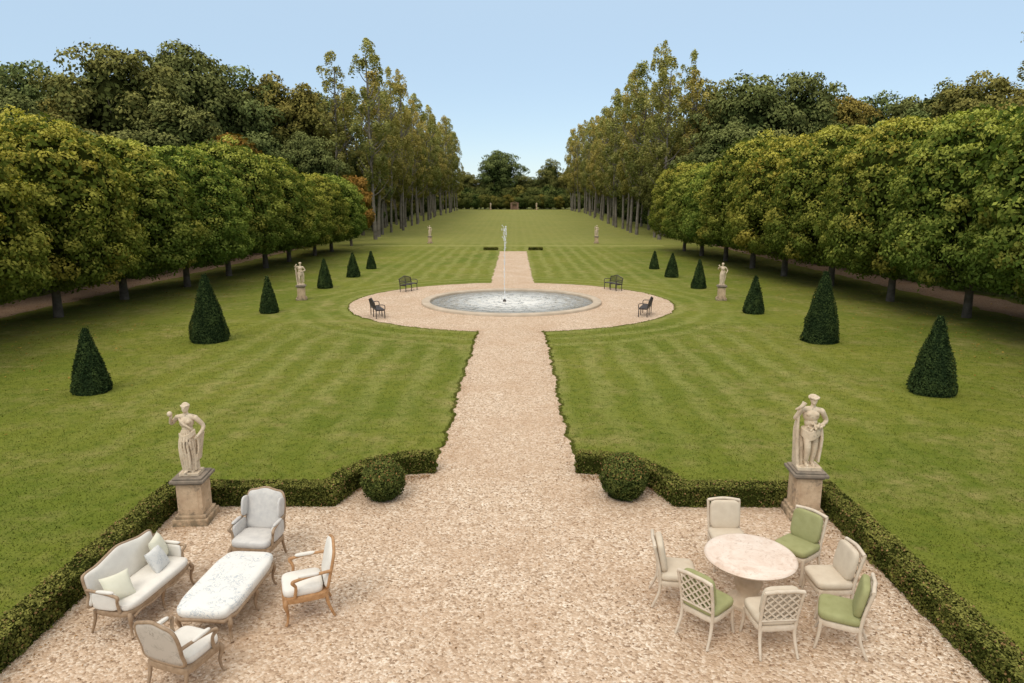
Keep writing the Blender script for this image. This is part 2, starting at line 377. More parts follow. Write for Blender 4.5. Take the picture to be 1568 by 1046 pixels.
for sgn in (-1,1):
    for y in range(118,262,14):
        h=random.uniform(14,18); s=h/24
        link('backing_oak_%d'%j,oaks[j%4],wood,(sgn*random.uniform(33,36),y,gz(y)),random.uniform(0,6.28),(s,s,s)); j+=1
    for y in range(96,262,7):
        s=random.uniform(.5,.95); link('understory_%d'%j,shrubs[j%2],wood,(sgn*random.uniform(27,31),y,gz(y)),random.uniform(0,6.28),s); j+=1
    for t in range(12):
        x=sgn*(38+t*9); y=132+random.uniform(-8,8); s=random.uniform(.9,1.05)
        link('distant_oak_%d'%j,oaks[j%4],wood,(x,y,gz(y)),random.uniform(0,6.28),s); j+=1
    for t in range(14):
        s=random.uniform(.8,1.3); link('edge_shrub_%d'%j,shrubs[j%2],wood,(sgn*(40+t*4.5+random.uniform(-1,1)),62+random.uniform(-3,6)+t*.5,0),random.uniform(0,6.28),s); j+=1
far=empty('distant_tree_row')
for i,(x,y,h,w) in enumerate([(-6,288,25,1.15),(15,292,22,.7),(-20,290,17,.7),(3,300,16,.8),(24,286,19,.8),(-30,284,20,.8),(9,300,15,.8),(-13,300,15,.7),(34,280,22,.9),(-40,280,22,.9),(19,300,15,.8)]):
    link('far_oak_%d'%i,oaks[i%4],far,(x,y,.6),random.uniform(0,6.28),(w,w,h/24))
for i in range(22):
    link('far_shrub_%d'%i,shrubs[i%2],far,(-34+i*3.2,276+random.uniform(-1.5,1.5),1.8),random.uniform(0,6.28),(.85,.85,random.uniform(.8,1.15)))
for i in range(12):
    link('far_back_shrub_%d'%i,shrubs[i%2],far,(-30+i*5.4,284+random.uniform(-1.5,1.5),1.8),random.uniform(0,6.28),(1.3,1.3,random.uniform(1.4,1.8)))
AUT=m_leaf('autumn_foliage',.2)
am=tree_mesh('russet_tree_mesh',9,3.0,1.2,60,(.5,1.0),10000,.14,(.16,.10,.02),(.42,.23,.06),[AUT,BARK],'oak',seed=91,trunk=.15)
link('russet_beech_tree',am,loc=(-20.5,87,0)); link('russet_beech_tree',am,loc=(-32,80,0),rz=2,scale=1.5); link('russet_beech_tree',am,loc=(32.5,87,0),rz=1,scale=1.5)

# ------------------------------------------------------------ ground
xs=sorted(set([-1500,-700,-300,-150,-80,-40,-20,0,20,40,80,150,300,700,1500])); ys=[-300,-60,0,40,80]+list(range(100,256,10))+[300,400,700,1500,3000]
bb=B(); nx=len(xs)
bb.add([(x,y,gz(y)) for y in ys for x in xs],[(j*nx+i,j*nx+i+1,(j+1)*nx+i+1,(j+1)*nx+i) for j in range(len(ys)-1) for i in range(nx-1)])
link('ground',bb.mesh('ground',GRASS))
def jit(a,b): return noise.noise(Vector((a*1.1,b,0)))*.12+noise.noise(Vector((a*5,b,3)))*.09
def strip(name,x0,x1,y0,y1,z,mat,st=.08,amp=1):
    b=B(); n=int((y1-y0)/st)+1; vs=[];fs=[]
    for i in range(n+1):
        y=y0+(y1-y0)*i/n; vs+=[(x0+amp*jit(y,x0),y,z+gz(y)),(x1+amp*jit(y,x1),y,z+gz(y))]
        if i: k=2*i; fs.append((k-2,k-1,k+1,k))
    b.add(vs,fs); link(name,b.mesh(name,mat,False))
strip('gravel_path',-1.5,1.5,13.9,78,.004,GRAVEL)
b=B(); n=260; b.add([((9.15+jit(i*.22,5))*math.cos(2*math.pi*i/n),39+(9.15+jit(i*.22,5))*math.sin(2*math.pi*i/n),.008) for i in range(n)],[tuple(range(n))])
link('gravel_circle',b.mesh('gravel_circle',GRAVEL,False))
curve=[(1.55,14.02),(2.3,13.9),(2.85,13.55),(3.2,13.05),(3.4,12.38)]
tp=[(-6.45,-6),(6.25,-6),(6.25,12.38)]+[(x,y) for x,y in curve[::-1]]+[(-x-.0,y) for x,y in curve]+[(-6.45,12.38)]
b=B(); b.add([(x,y,.012) for x,y in tp],[tuple(range(len(tp)))]); link('gravel_terrace',b.mesh('gravel_terrace',GRAVEL,False))
for sgn in(-1,1):
    a,c=sorted((sgn*25.4,sgn*28.8)); strip('woodland_walk',a,c,5,92,.004,DIRT,.5,3)
CROSS=mat_simple('worn_turf_track',(.30,.29,.08),(.24,.25,.05),.8,.95)
b=B(); n=160; vs=[]
for i in range(n+1):
    x=-19+38*i/n; vs+=[(x,86.5+jit(x,2)*4,.006),(x,88.0+jit(x,9)*4,.006)]
b.add(vs,[(2*i,2*i+2,2*i+3,2*i+1) for i in range(n)]); link('cross_track',b.mesh('cross_track',CROSS,False))

def blades(name,x,y,h,w,mat=None):
    n=len(x); a=rng.uniform(0,math.pi*2,n); dx,dy=np.cos(a)*w,np.sin(a)*w; l=rng.normal(size=(n,2))*h[:,None]*.5
    z0=np.full(n,.0)
    v=np.stack([np.stack([x-dx,y-dy,z0],1),np.stack([x+dx,y+dy,z0],1),np.stack([x+l[:,0],y+l[:,1],h],1)],1).reshape(-1,3)
    me=bpy.data.meshes.new(name); me.vertices.add(3*n); me.vertices.foreach_set('co',v.astype(np.float32).ravel())
    me.loops.add(3*n); me.loops.foreach_set('vertex_index',np.arange(3*n,dtype=np.int32)); me.polygons.add(n)
    me.polygons.foreach_set('loop_start',np.arange(0,3*n,3,dtype=np.int32)); me.materials.append(mat or GRASS); me.update(calc_edges=True); link(name,me)
n=260000; y=4+rng.uniform(0,1,n)**1.5*28; x=rng.uniform(-1,1,n)*np.minimum(20,4+y*.85)
cy=np.interp(np.abs(x),[1.5,2.3,2.85,3.2,3.4],[14.25,14.1,13.7,13.2,12.6])
ok=~((np.abs(x)<1.6)|(np.hypot(x,y-39)<9.25)|((y<12.6)&(x>-6.6)&(x<6.4))|((np.abs(x)<3.4)&(y<cy)))
x,y=x[ok],y[ok]; blades('grass',x,y,rng.uniform(.015,.04,len(x)),rng.uniform(.006,.014,len(x)))
n=14000; yy=rng.uniform(14.2,30.2,n); sg=rng.choice([-1,1],n); je=np.array([jit(a,s_*1.5) for a,s_ in zip(yy,sg)])
xx=sg*1.5+je+sg*(np.abs(rng.normal(size=n))*.04-.012)
tt=rng.uniform(0,2*math.pi,7000); rr=9.14+np.array([jit(a/(2*math.pi)*260*.22,5) for a in tt])+np.abs(rng.normal(size=7000))*.04
ok2=~((np.abs(rr*np.cos(tt))<1.55))
ex=np.concatenate([xx,(rr*np.cos(tt))[ok2]]); ey=np.concatenate([yy,(39+rr*np.sin(tt))[ok2]]); ok=~((np.abs(ey-39)<8.9)&(np.abs(ex)<1.7))
ex,ey=ex[ok],ey[ok]; blades('turf_fringe',ex,ey,rng.uniform(.02,.048,len(ex)),rng.uniform(.008,.015,len(ex)),EDGE)
n=3800; lx=rng.uniform(-6.2,6.0,n); ly=rng.uniform(5,13.9,n); q=rng.random(n)<.35
lx[q]=np.where(rng.random(q.sum())<.5,-6.1+np.abs(rng.normal(size=q.sum()))*.35,5.9-np.abs(rng.normal(size=q.sum()))*.35)
ok=(ly<12.1)|(np.abs(lx)<2.9); lx,ly=lx[ok],ly[ok]
m2=1800; px=rng.choice([-1,1],m2)*(1.5-np.abs(rng.normal(size=m2))*.22); py=rng.uniform(14,30,m2); lx=np.r_[lx,px]; ly=np.r_[ly,py]
m3=1400; px=rng.choice([-1,1],m3)*rng.uniform(1.6,3.2,m3); py=np.interp(np.abs(px),[1.55,2.3,2.85,3.2,3.4],[13.75,13.6,13.25,12.8,12.2])-np.abs(rng.normal(size=m3))*.2; lx=np.r_[lx,px]; ly=np.r_[ly,py]; n=len(lx)
LIT=m_leaf('fallen_leaf',0)
c=np.stack([lx,ly,np.full(n,.028)],1); cols=lerp3((.14,.07,.03),(.40,.23,.10),rng.random(n))
link('fallen_leaves',quad_mesh('fallen_leaves',[leaf_part(c,np.tile([0,0,1.],(n,1)),rng.uniform(.008,.022,n),cols,0,.6,.4)],[LIT]))
n=9000; c=np.stack([rng.choice([-1,1],n)*(rng.normal(size=n)*3.2+22),rng.uniform(14,84,n),np.full(n,.03)],1)
link('fallen_leaves',quad_mesh('tree_litter',[leaf_part(c,np.tile([0,0,1.],(n,1)),rng.uniform(.03,.06,n),lerp3((.16,.09,.02),(.40,.26,.06),rng.random(n)),0,.6,.4)],[LIT]))

# ------------------------------------------------------------ hedges and topiary
def hedge(name,pl,w,h,leaf=.02,dens=2600,z0=0,low=(.055,.066,.014),high=(.230,.225,.055)):
    P=[Vector((a,b_)) for a,b_ in pl]; m=len(P); L=[];R=[]
    for i in range(m):
        d=(P[min(i+1,m-1)]-P[max(i-1,0)]).normalized() if 0<i<m-1 else ((P[1]-P[0]) if i==0 else (P[-1]-P[-2])).normalized()
        nrm=Vector((-d.y,d.x)); k=1
        if 0<i<m-1:
            d1=(P[i]-P[i-1]).normalized(); d2=(P[i+1]-P[i]).normalized(); bis=(Vector((-d1.y,d1.x))+Vector((-d2.y,d2.x))).normalized()
            k=1/max(bis.dot(Vector((-d1.y,d1.x))),.5); nrm=bis
        L.append(P[i]+nrm*w/2*k); R.append(P[i]-nrm*w/2*k)
    bb=B(); ins=.02
    vs=[]
    for i in range(m):
        l=L[i].lerp(R[i],.05); r=R[i].lerp(L[i],.05); vs+=[(l.x,l.y,z0),(l.x,l.y,z0+h-ins),(r.x,r.y,z0+h-ins),(r.x,r.y,z0)]
    fs=[]
    for i in range(m-1):
        for k in range(3): fs.append((4*i+k,4*i+k+1,4*i+5+k,4*i+4+k))
    fs+=[(0,3,2,1),(4*m-4,4*m-3,4*m-2,4*m-1)]
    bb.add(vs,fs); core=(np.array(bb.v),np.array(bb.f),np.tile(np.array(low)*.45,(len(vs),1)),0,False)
    C=[];N=[]
    for i in range(m-1):
        l0,l1,r0,r1=[np.array(q) for q in (L[i],L[i+1],R[i],R[i+1])]; sl=np.linalg.norm(P[i+1]-P[i]); n=int(sl*(w+2*h)*dens)
        t=rng.random(n)[:,None]; s=rng.uniform(0,w+2*h,n); lp=l0*(1-t)+l1*t; rp=r0*(1-t)+r1*t; nl=unit(lp-rp)
        top=(s>h)&(s<h+w); u=np.clip((s-h)/w,0,1)[:,None]
        xy=lp*(1-u)+rp*u; z=np.where(s<h,s,np.where(top,h,w+2*h-s))
        nr=np.where(top[:,None],np.array([0,0,1.]),np.where((s<h)[:,None],np.c_[nl,np.zeros(n)],np.c_[-nl,np.zeros(n)]))
        C.append(np.c_[xy,z+z0]);N.append(nr)
    for e,(a,c_) in enumerate(((0,1),(m-1,m-2))):
        n=int(w*h*dens); u=rng.random(n)[:,None]; xy=np.array(L[a])*(1-u)+np.array(R[a])*u; d=np.array((P[a]-P[c_]).normalized())
        C.append(np.c_[xy,z0+rng.uniform(0,h,n)]);N.append(np.tile(np.r_[d,0],(n,1)))
    C=np.concatenate(C);N=np.concatenate(N); n=len(C)
    nz=np.array([noise.noise(Vector(p)*2.3) +.6*noise.noise(Vector(p)*9) for p in C])
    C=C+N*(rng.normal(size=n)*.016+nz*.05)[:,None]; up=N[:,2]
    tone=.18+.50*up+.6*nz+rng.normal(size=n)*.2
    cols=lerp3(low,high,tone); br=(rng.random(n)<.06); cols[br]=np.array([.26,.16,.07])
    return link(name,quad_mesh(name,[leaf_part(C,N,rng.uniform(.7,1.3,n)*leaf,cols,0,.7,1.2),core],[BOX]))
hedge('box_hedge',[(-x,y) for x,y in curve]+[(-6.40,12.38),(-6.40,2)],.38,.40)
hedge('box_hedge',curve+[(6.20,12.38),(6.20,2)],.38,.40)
for a,c_ in((-3.4,-1.8),(1.8,3.4)): hedge('box_hedge',[(a,80),(c_,80)],.8,.30,.05,500)

def topiary(name,kind,loc,r,h,n,leaf,low,high,mat):
    if kind=='ball':
        d=unit(rng.normal(size=(n,3))); nz=np.array([noise.noise(Vector(p)*4+Vector(loc)) for p in d])
        c=d*(r+nz*.05+rng.normal(size=n)*.016)[:,None]+np.array([0,0,r*.96])
        c=c[c[:,2]>.01]; k=len(c)
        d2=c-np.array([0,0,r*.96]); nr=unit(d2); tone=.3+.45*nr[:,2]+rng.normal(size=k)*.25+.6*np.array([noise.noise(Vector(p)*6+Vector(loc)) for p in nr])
        b2=B(); b2.sq((0,0,r*.96),(r*.92,)*3,1,1,20,12)
    else:
        t=1-np.sqrt(rng.random(n)); a=rng.uniform(0,2*math.pi,n)
        prof=lambda t: r*(1-t*.90)*(1+.12*np.sin(np.clip(t,0,1)*math.pi))
        nz=np.array([noise.noise(Vector((math.cos(q)*2,math.sin(q)*2,u*h*1.6))+Vector(loc)) for q,u in zip(a,t)])
        rad=prof(t)*(1+.16*nz)+rng.normal(size=n)*.02
        rad*=np.where(t<.04,.93,1)
        c=np.stack([rad*np.cos(a),rad*np.sin(a),t*h],1); nr=np.stack([np.cos(a),np.sin(a),np.full(n,.3)],1); nr=unit(nr); k=n
        tone=.25+.6*nz+rng.normal(size=n)*.25
        b2=B(); b2.tube([(0,0,h*q) for q in (0,.25,.5,.75,.97)],[float(prof(np.array(q)))*.91 for q in (0,.25,.5,.75,.97)],14,cap=False)
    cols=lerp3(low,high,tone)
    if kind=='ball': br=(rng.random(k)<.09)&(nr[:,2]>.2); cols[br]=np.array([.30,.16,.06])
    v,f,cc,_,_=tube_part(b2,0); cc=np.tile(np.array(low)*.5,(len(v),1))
    link(name,quad_mesh(name,[leaf_part(c,nr,rng.uniform(.7,1.3,k)*leaf,cols,0,.6,1.1),(v,f,cc,0,False)],[mat]),loc=loc,rz=random.uniform(0,6))
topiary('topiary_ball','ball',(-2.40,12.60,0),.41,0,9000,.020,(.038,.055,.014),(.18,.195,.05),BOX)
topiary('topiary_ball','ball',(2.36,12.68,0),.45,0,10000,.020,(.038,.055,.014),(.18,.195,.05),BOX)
yl,yh=(.022,.038,.015),(.070,.100,.030)
for x,y,r,h in [(-12.8,20.2,.54,2.05),(12.95,20.2,.64,2.45),(-12.55,27.9,.78,2.85),(12.9,27.9,.76,3.0),(-12.6,35.1,.45,1.95),(12.6,35.1,.52,1.98),
                (-12.45,45.2,.48,2.0),(12.4,45.2,.48,1.95),(-12.1,51.8,.5,1.9),(12.1,51.8,.5,1.85),(-12,58,.4,1.55),(12,58,.4,1.55)]:
    topiary('yew_cone',"cone",(x,y,0),r,h,int(9000 if y<30 else 4500),.03 if y<30 else .045,yl,yh,YEW)

# ------------------------------------------------------------ pond and fountain
pond=empty('fountain_pond',(0,39,0))
b=B(); n=96; vs=[]; prof=[(5.15,.0),(5.15,.10),(5.12,.13),(4.70,.13),(4.67,.10),(4.67,-.02)]
for r,z in prof: vs+=[(r*math.cos(2*math.pi*k/n),r*math.sin(2*math.pi*k/n),z) for k in range(n)]
b.add(vs,[(i*n+k,i*n+(k+1)%n,(i+1)*n+(k+1)%n,(i+1)*n+k) for i in range(len(prof)-1) for k in range(n)])
link('stone_rim',b.mesh('stone_rim',RIM),pond)
b=B(); b.add([(4.68*math.cos(2*math.pi*k/n),4.68*math.sin(2*math.pi*k/n),.025) for k in range(n)],[tuple(range(n))]); link('water',b.mesh('water',WATER),pond)
b=B(); b.lathe([(.10,.03),(.08,.12),(.03,.16),(.02,.2)],16,(-.4,0,0)); link('nozzle',b.mesh('nozzle',METAL),pond)
b=B(); J=random.Random(5)
b.tube([(-.4+.02*math.sin(z*3),0,z) for z in np.linspace(.1,3.3,18)],[.03,.018,.014,.012,.010],7)
for i in range(170):
    t=J.random(); z=.3+3.9*(t**.6); sp=.02+.05*max(0,(z-2.8)/1.5)
    b.sq((-.4+J.gauss(0,sp)+(.03 if z>3 else 0),J.gauss(0,sp),z),(J.uniform(.009,.02),)*2+(J.uniform(.02,.06),),1,1,6,4)
for i in range(26):
    b.sq((-.38+J.gauss(0,.06),J.gauss(0,.06),J.uniform(3.5,4.35)),(.025,.025,.045),1,1,6,4)
link('water_jet',b.mesh('water_jet',SPRAY),pond)

# ------------------------------------------------------------ benches
def bench_meshes():
    b=B(); L=1.4
    for i in range(6): b.box((0,-.2+i*.08,.44),(L,.06,.025))
    for x in(-L/2+.04,0,L/2-.04):
        b.tube([(x,.22,.43),(x,.23,0)],.024,6); b.tube(spl([(x,-.2,0),(x,-.2,.43),(x,-.27,.8 if x else .93)],4),.024,6)
        b.box((x,0,.40),(.04,.44,.04))
    crest=spl([(-L/2+.02,-.27,.80),(-L/4,-.27,.87),(0,-.28,.95),(L/4,-.27,.87),(L/2-.02,-.27,.80)],5)
    b.tube(crest,.026,6)
    for i in range(15):
        x=-L/2+.1+i*(L-.2)/14; b.bar((x,-.215,.50),(x,-.265,.80+.13*(1-abs(x)/(L/2))),.022,.015)
    b.bar((-L/2,-.21,.52),(L/2,-.21,.52),.04,.03)
    for sx in(-1,1):
        x=sx*(L/2-.02); b.tube(spl([(x,-.25,.66),(x,0,.68),(x,.22,.65),(x,.24,.44)],4),.022,6)
    return b.mesh('bench_frame',METAL)
bm_=bench_meshes()
for x,y,k in [(-6.72,33.9,-.25),(-6.67,43.8,.2),(6.6,44.3,-.2),(6.84,34.4,.25)]:
    e=empty('garden_bench',(x,y,.01),math.atan2(39-y,-x)-math.pi/2+k); link('frame',bm_,e)

# ------------------------------------------------------------ statues
def bake(bb,name,vox,mat,sm=3):
    me=bb.mesh(name+'_src',mat); o=link('tmp',me); r=o.modifiers.new('r','REMESH'); r.mode='VOXEL'; r.voxel_size=vox; r.use_smooth_shade=True
    s=o.modifiers.new('s','SMOOTH'); s.iterations=sm; s.factor=.5
    dg=bpy.context.evaluated_depsgraph_get(); dg.update(); out=bpy.data.meshes.new_from_object(o.evaluated_get(dg)); out.name=name
    bpy.data.objects.remove(o); 
    if not out.materials: out.materials.append(mat)
    return out
def limb(b,pts,rad):
    q=spl(pts,5); b.tube(q,rad,12)
    for p,r in ((pts[0],rad[0]),(pts[-1],rad[-1])): b.sq(p,(r,)*3,1,1,12,8)
def hand(b,p,d):
    p=Vector(p); d=Vector(d).normalized(); s=d.orthogonal().normalized()
    b.sq(p+d*.02,(.024,.018,.028),1,1,10,8)
    for k in range(4): b.tube([p+d*.03+s*(k-1.5)*.012,p+d*.062+s*(k-1.5)*.014+Vector((0,-.008,-.006))],[.0085,.006],6)
    b.tube([p+s*.024,p+s*.036+d*.03],[.009,.007],6)
def head(b,c,hairR,wreath=False,turn=0):
    c=Vector(c); b.tube([c+Vector((0,.02,-.15)),c+Vector((0,.008,-.05))],[.046,.038],12)
    b.sq(c,(.060,.070,.085),1,1,18,14); b.sq(c+Vector((0,-.035,-.05)),(.034,.034,.032))
    b.sq(c+Vector((turn,-.074,-.006)),(.010,.016,.022)); b.sq(c+Vector((turn,-.068,-.04)),(.02,.008,.007))
    for sx in(-1,1): b.sq(c+Vector((sx*.024,-.060,.018)),(.016,.012,.008))
    b.sq(c+Vector((0,.018,.025)),(.070,.070,.075)); b.sq(c+Vector((0,.085,.0)),(.035,.035,.04))
    J=random.Random(4)
    for k in range(26):
        a=k*2*math.pi/26; rr=.068+(.012 if wreath else 0)
        b.sq(c+Vector((rr*math.cos(a),.008+rr*1.05*math.sin(a),.045+.012*math.sin(a)+J.uniform(-.01,.012))),(.02 if wreath else .014,)*3,1,1,8,6)
def statueA():
    b=B(); b.box((0,0,.03),(.34,.30,.06))
    limb(b,[(.06,0,.70),(.07,-.03,.40),(.06,.02,.10)],[.075,.05,.035]); limb(b,[(-.06,0,.70),(-.075,-.11,.42),(-.05,-.04,.10)],[.075,.054,.035])
    b.sq((.06,-.07,.075),(.032,.07,.028)); b.sq((-.05,-.12,.075),(.032,.07,.028))
    b.sq((.015,0,.72),(.125,.095,.11)); b.sq((.0,0,.85),(.098,.078,.10)); b.sq((-.005,0,.98),(.130,.092,.12))
    for sx in(-1,1): b.sq((sx*.052,-.072,1.0),(.045,.04,.042))
    limb(b,[(-.15,.01,1.065),(0,.01,1.085),(.15,.01,1.055)],[.048,.055,.048])
    head(b,(-.005,-.01,1.245),.07)
    limb(b,[(-.16,0,1.07),(-.27,.0,.96),(-.225,-.11,1.10)],[.046,.038,.024]); hand(b,(-.225,-.11,1.10),(.1,-.2,1)); b.sq((-.225,-.14,1.175),(.045,.045,.05))
    limb(b,[(.16,0,1.05),(.27,.03,.88),(.20,-.09,.74)],[.046,.038,.024]); hand(b,(.20,-.09,.74),(-.5,-.3,-.6))
    b.tube([(0,0,.84),(0,-.01,.5),(-.0,0,.07)],[.09,.10,.10],16)
    for k in range(18):
        a=2*math.pi*k/18; kn=.04*max(0,math.cos(a+math.pi/2+.55)); w=.016*math.sin(k*2.4)
        b.tube(spl([(math.cos(a)*.10,math.sin(a)*.078,.83),(math.cos(a)*(.125+kn),math.sin(a)*(.11+kn*1.4),.60),(math.cos(a+.15)*(.115+kn+w),math.sin(a+.15)*(.11+kn*1.4+w),.38),(math.cos(a+.1)*(.118+w),math.sin(a+.1)*(.115+w),.09)],4),[.014,.021,.022,.024],7)
    for k in range(5): b.tube(spl([(-.14,-.04,.78-.02*k),(-.04,-.115,.74-.022*k),(.08,-.11,.80-.02*k),(.15,-.05,.86-.02*k)],4),.014,7)
    for k in range(6): b.tube(spl([(.18+.012*k,-.05+.03*k,.76),(.18,-.04+.03*k,.5),(.13+.02*(k%2),-.05+.03*k,.26)],4),[.014,.022,.014],7)
    b.tube(spl([(-.14,-.03,1.08),(-.04,-.10,.98),(.07,-.10,.90),(.12,-.05,.82)],4),[.018,.022,.022,.02],8)
    return bake(b,'figure_draped',.0085,STONE,1)
def statueB():
    b=B(); b.box((0,0,.03),(.42,.34,.06))
    limb(b,[(.07,0,.70),(.095,-.02,.40),(.08,.02,.10)],[.085,.058,.038]); limb(b,[(-.065,0,.70),(-.05,-.10,.41),(-.035,-.02,.11)],[.085,.058,.038])
    b.sq((.095,.0,.30),(.045,.048,.09)); b.sq((-.05,-.05,.30),(.045,.048,.09))
    b.sq((.085,-.05,.075),(.032,.07,.028)); b.sq((-.04,-.09,.08),(.032,.07,.028))
    b.sq((.01,0,.72),(.140,.11,.10)); b.sq((.0,0,.85),(.115,.088,.11)); b.sq((-.005,0,.98),(.145,.10,.12))
    for sx in(-1,1): b.sq((sx*.06,-.072,1.015),(.054,.032,.040))
    limb(b,[(-.17,.01,1.075),(0,.01,1.09),(.17,.01,1.06)],[.052,.058,.052])
    head(b,(.02,-.01,1.265),.07,True,.008)
    limb(b,[(-.18,0,1.07),(-.275,-.02,.93),(-.22,-.11,1.13)],[.052,.042,.026]); hand(b,(-.22,-.11,1.13),(0,0,1))
    b.tube(spl([(-.17,-.12,1.25),(-.22,-.12,1.17),(-.31,-.08,1.10)],4),[.045,.035,.015],9)
    limb(b,[(.18,0,1.05),(.275,.04,.87),(.14,-.11,.83)],[.052,.042,.026]); hand(b,(.14,-.11,.83),(-1,-.2,0))
    J=random.Random(2)
    for k in range(24): b.sq((.07+J.gauss(0,.045),-.13+J.gauss(0,.015),.82+J.gauss(0,.045)),(.024,)*3,1,1,8,6)
    for k in range(7): b.tube(spl([(-.15,-.02,.74-.02*k),(-.04,-.125,.70-.024*k),(.08,-.12,.73-.022*k),(.16,-.02,.77-.02*k),(.06,.12,.74-.018*k),(-.08,.12,.73-.018*k)],4,True),.016,7,True)
    for k in range(9): b.tube(spl([(-.235+.006*k,-.07+.03*k,1.02-.02*k),(-.235+.012*(k%3),-.06+.025*k,.65),(-.185+.02*(k%2),-.05+.025*k,.07)],4),[.018,.030,.034],7)
    b.tube([(-.12,.08,.06),(-.13,.06,.4),(-.11,.05,.68)],[.095,.075,.065],10)
    for k in range(6): b.tube(spl([(.17,-.06+.025*k,.82),(.20,-.06+.03*k,.55),(.175,-.05+.025*k,.12)],3),[.018,.028,.022],7)
    return bake(b,'figure_with_fruit',.0085,STONE,1)
figs=[statueA(),statueB()]
def pedm():
    a=B(); a.box((0,0,.07),(.62,.62,.14)); a.box((0,0,.17),(.54,.54,.06)); 
    s=B(); s.box((0,0,.49),(.44,.44,.58)); s.box((0,-.222,.49),(.30,.006,.42)); s.box((0.222,0,.49),(.006,.30,.42)); s.box((-.222,0,.49),(.006,.30,.42))
    c=B(); c.box((0,0,.80),(.50,.50,.04)); c.box((0,0,.85),(.60,.60,.055)); c.box((0,0,.895),(.52,.52,.035))
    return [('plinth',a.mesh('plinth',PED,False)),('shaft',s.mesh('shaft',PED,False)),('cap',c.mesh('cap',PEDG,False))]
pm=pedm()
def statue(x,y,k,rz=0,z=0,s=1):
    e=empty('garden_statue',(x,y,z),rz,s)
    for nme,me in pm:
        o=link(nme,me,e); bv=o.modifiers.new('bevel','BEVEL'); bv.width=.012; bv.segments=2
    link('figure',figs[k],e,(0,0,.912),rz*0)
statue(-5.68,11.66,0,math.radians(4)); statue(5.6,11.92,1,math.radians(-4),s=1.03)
statue(-12.35,39.8,1,.2,0,.97); statue(12.3,39.8,0,-.2,0,.97)
statue(-11.2,92.3,0,0,0,1.05); statue(11.1,92.3,1,0,0,1.05)
statue(-9,262,0,0,1.8,1.2); statue(8.3,262,1,0,1.8,1.2)
GB=mat_simple('brick_gate_pier',(.20,.12,.085),(.28,.18,.13),3,.9)
e=empty('garden_alcove',(0,270,1.8)); b=B()
b.box((-1.2,0,1.1),(.7,.8,2.2)); b.box((1.2,0,1.1),(.7,.8,2.2)); b.box((0,.3,1.0),(1.7,.15,2.0)); b.box((0,0,2.3),(3.4,1.0,.22))
b.tube([(-1.6,0,2.45),(0,0,2.9),(1.6,0,2.45)],.12,6); link('walls',b.mesh('walls',GB,False),e)

# ------------------------------------------------------------ furniture
def rotx(a): return Matrix.Rotation(a,3,'X')
def cabriole(b,x,y,z=.38,s=1):
    sx=math.copysign(1,x) if abs(x)>.01 else 0; sy=math.copysign(1,y)
    b.tube(spl([(x,y,z),(x+sx*.025,y+sy*.025,z-.07),(x+sx*.0,y+sy*.0,.17),(x+sx*.012,y+sy*.012,.05),(x+sx*.035,y+sy*.035,.014)],4),[.030*s,.034*s,.019*s,.016*s,.022*s],8)
def din_chair(mats):
    fr=B(); w=.50; d=.50
    fr.sq((0,0,.385),(.27,.26,.04),.25,.35,24,6)
    for sx in(-1,1):
        fr.tube(spl([(sx*.23,.22,.40),(sx*.24,.235,.2),(sx*.25,.27,.012)],4),[.026,.022,.017],8)
        fr.tube(spl([(sx*.22,-.22,.40),(sx*.225,-.24,.22),(sx*.24,-.33,.012)],4),[.026,.022,.017],8)
        fr.tube(spl([(sx*.225,-.22,.36),(sx*.235,-.25,.60),(sx*.245,-.33,.93)],4),[.024,.022,.022],8)
    yb=lambda z:-.235-(z-.45)*.19
    top=spl([(-.25,yb(.92),.925),(-.12,yb(.95)+0,.945),(0,yb(.95)-.012,.95),(.12,yb(.95),.945),(.25,yb(.92),.925)],3); fr.tube(top,.026,8)
    fr.tube([(-.23,yb(.50),.50),(.23,yb(.50),.50)],.018,6)
    x0,x1,z0,z1=-.22,.22,.51,.92; st=.11
    for sgn in(1,-1):
        k=-6
        while k<7:
            pts=[]
            for t in np.linspace(-1,1,81):
                X=k*st+sgn*t*.5; Z=.715+t*.5
                if x0<=X<=x1 and z0<=Z<=z1: pts.append((X,yb(Z)+sgn*.003,Z))
            if len(pts)>2: fr.bar(pts[0],pts[-1],.020,.012)
            k+=1
    st_=B(); st_.sq((0,.01,.475),(.265,.26,.068),.55,.35,28,12)
    bk=B(); bk.sq((0,yb(.71)+.075,.735),(.235,.055,.225),.40,.5,28,14,rotx(.19))
    return fr.mesh('frame',PAINT),st_,bk
frm,sb,bk=din_chair(None)
seatC=sb.mesh('seat_cushion',CREAMF); seatG=sb.mesh('seat_cushion',GREENF); backC=bk.mesh('back_cushion',CREAMF); backG=bk.mesh('back_cushion',GREENF)
def ang(fx,fy): return math.atan2(fy,fx)-math.pi/2
for x,y,fx,fy,g in [(3.62,10.12,-.03,-1,0),(4.62,9.82,-.8,-.6,1),(4.70,8.9,-1,-.02,0),(4.50,8.10,-.88,.42,1),(3.56,8.08,-.08,1,0),(2.80,8.32,.75,.66,1),(2.55,9.1,1,-.12,0)]:
    e=empty('dining_chair',(x,y,.014),ang(fx,fy),1.03); link('frame',frm,e); link('seat_cushion',seatG if g else seatC,e); link('back_cushion',backG if g else backC,e)
e=empty('round_garden_table',(3.6,9.03,.014)); b=B(); b.lathe([(.60,.705),(.63,.72),(.645,.745),(.63,.77),(.60,.775)],64); link('top',b.mesh('top',MARBLE),e)
b=B(); b.lathe([(.29,0),(.29,.05),(.25,.07),(.17,.10),(.14,.16),(.18,.26),(.21,.36),(.17,.48),(.13,.54),(.15,.58),(.21,.62),(.32,.67),(.37,.704)],12); link('pedestal',b.mesh('pedestal',TSTONE),e)

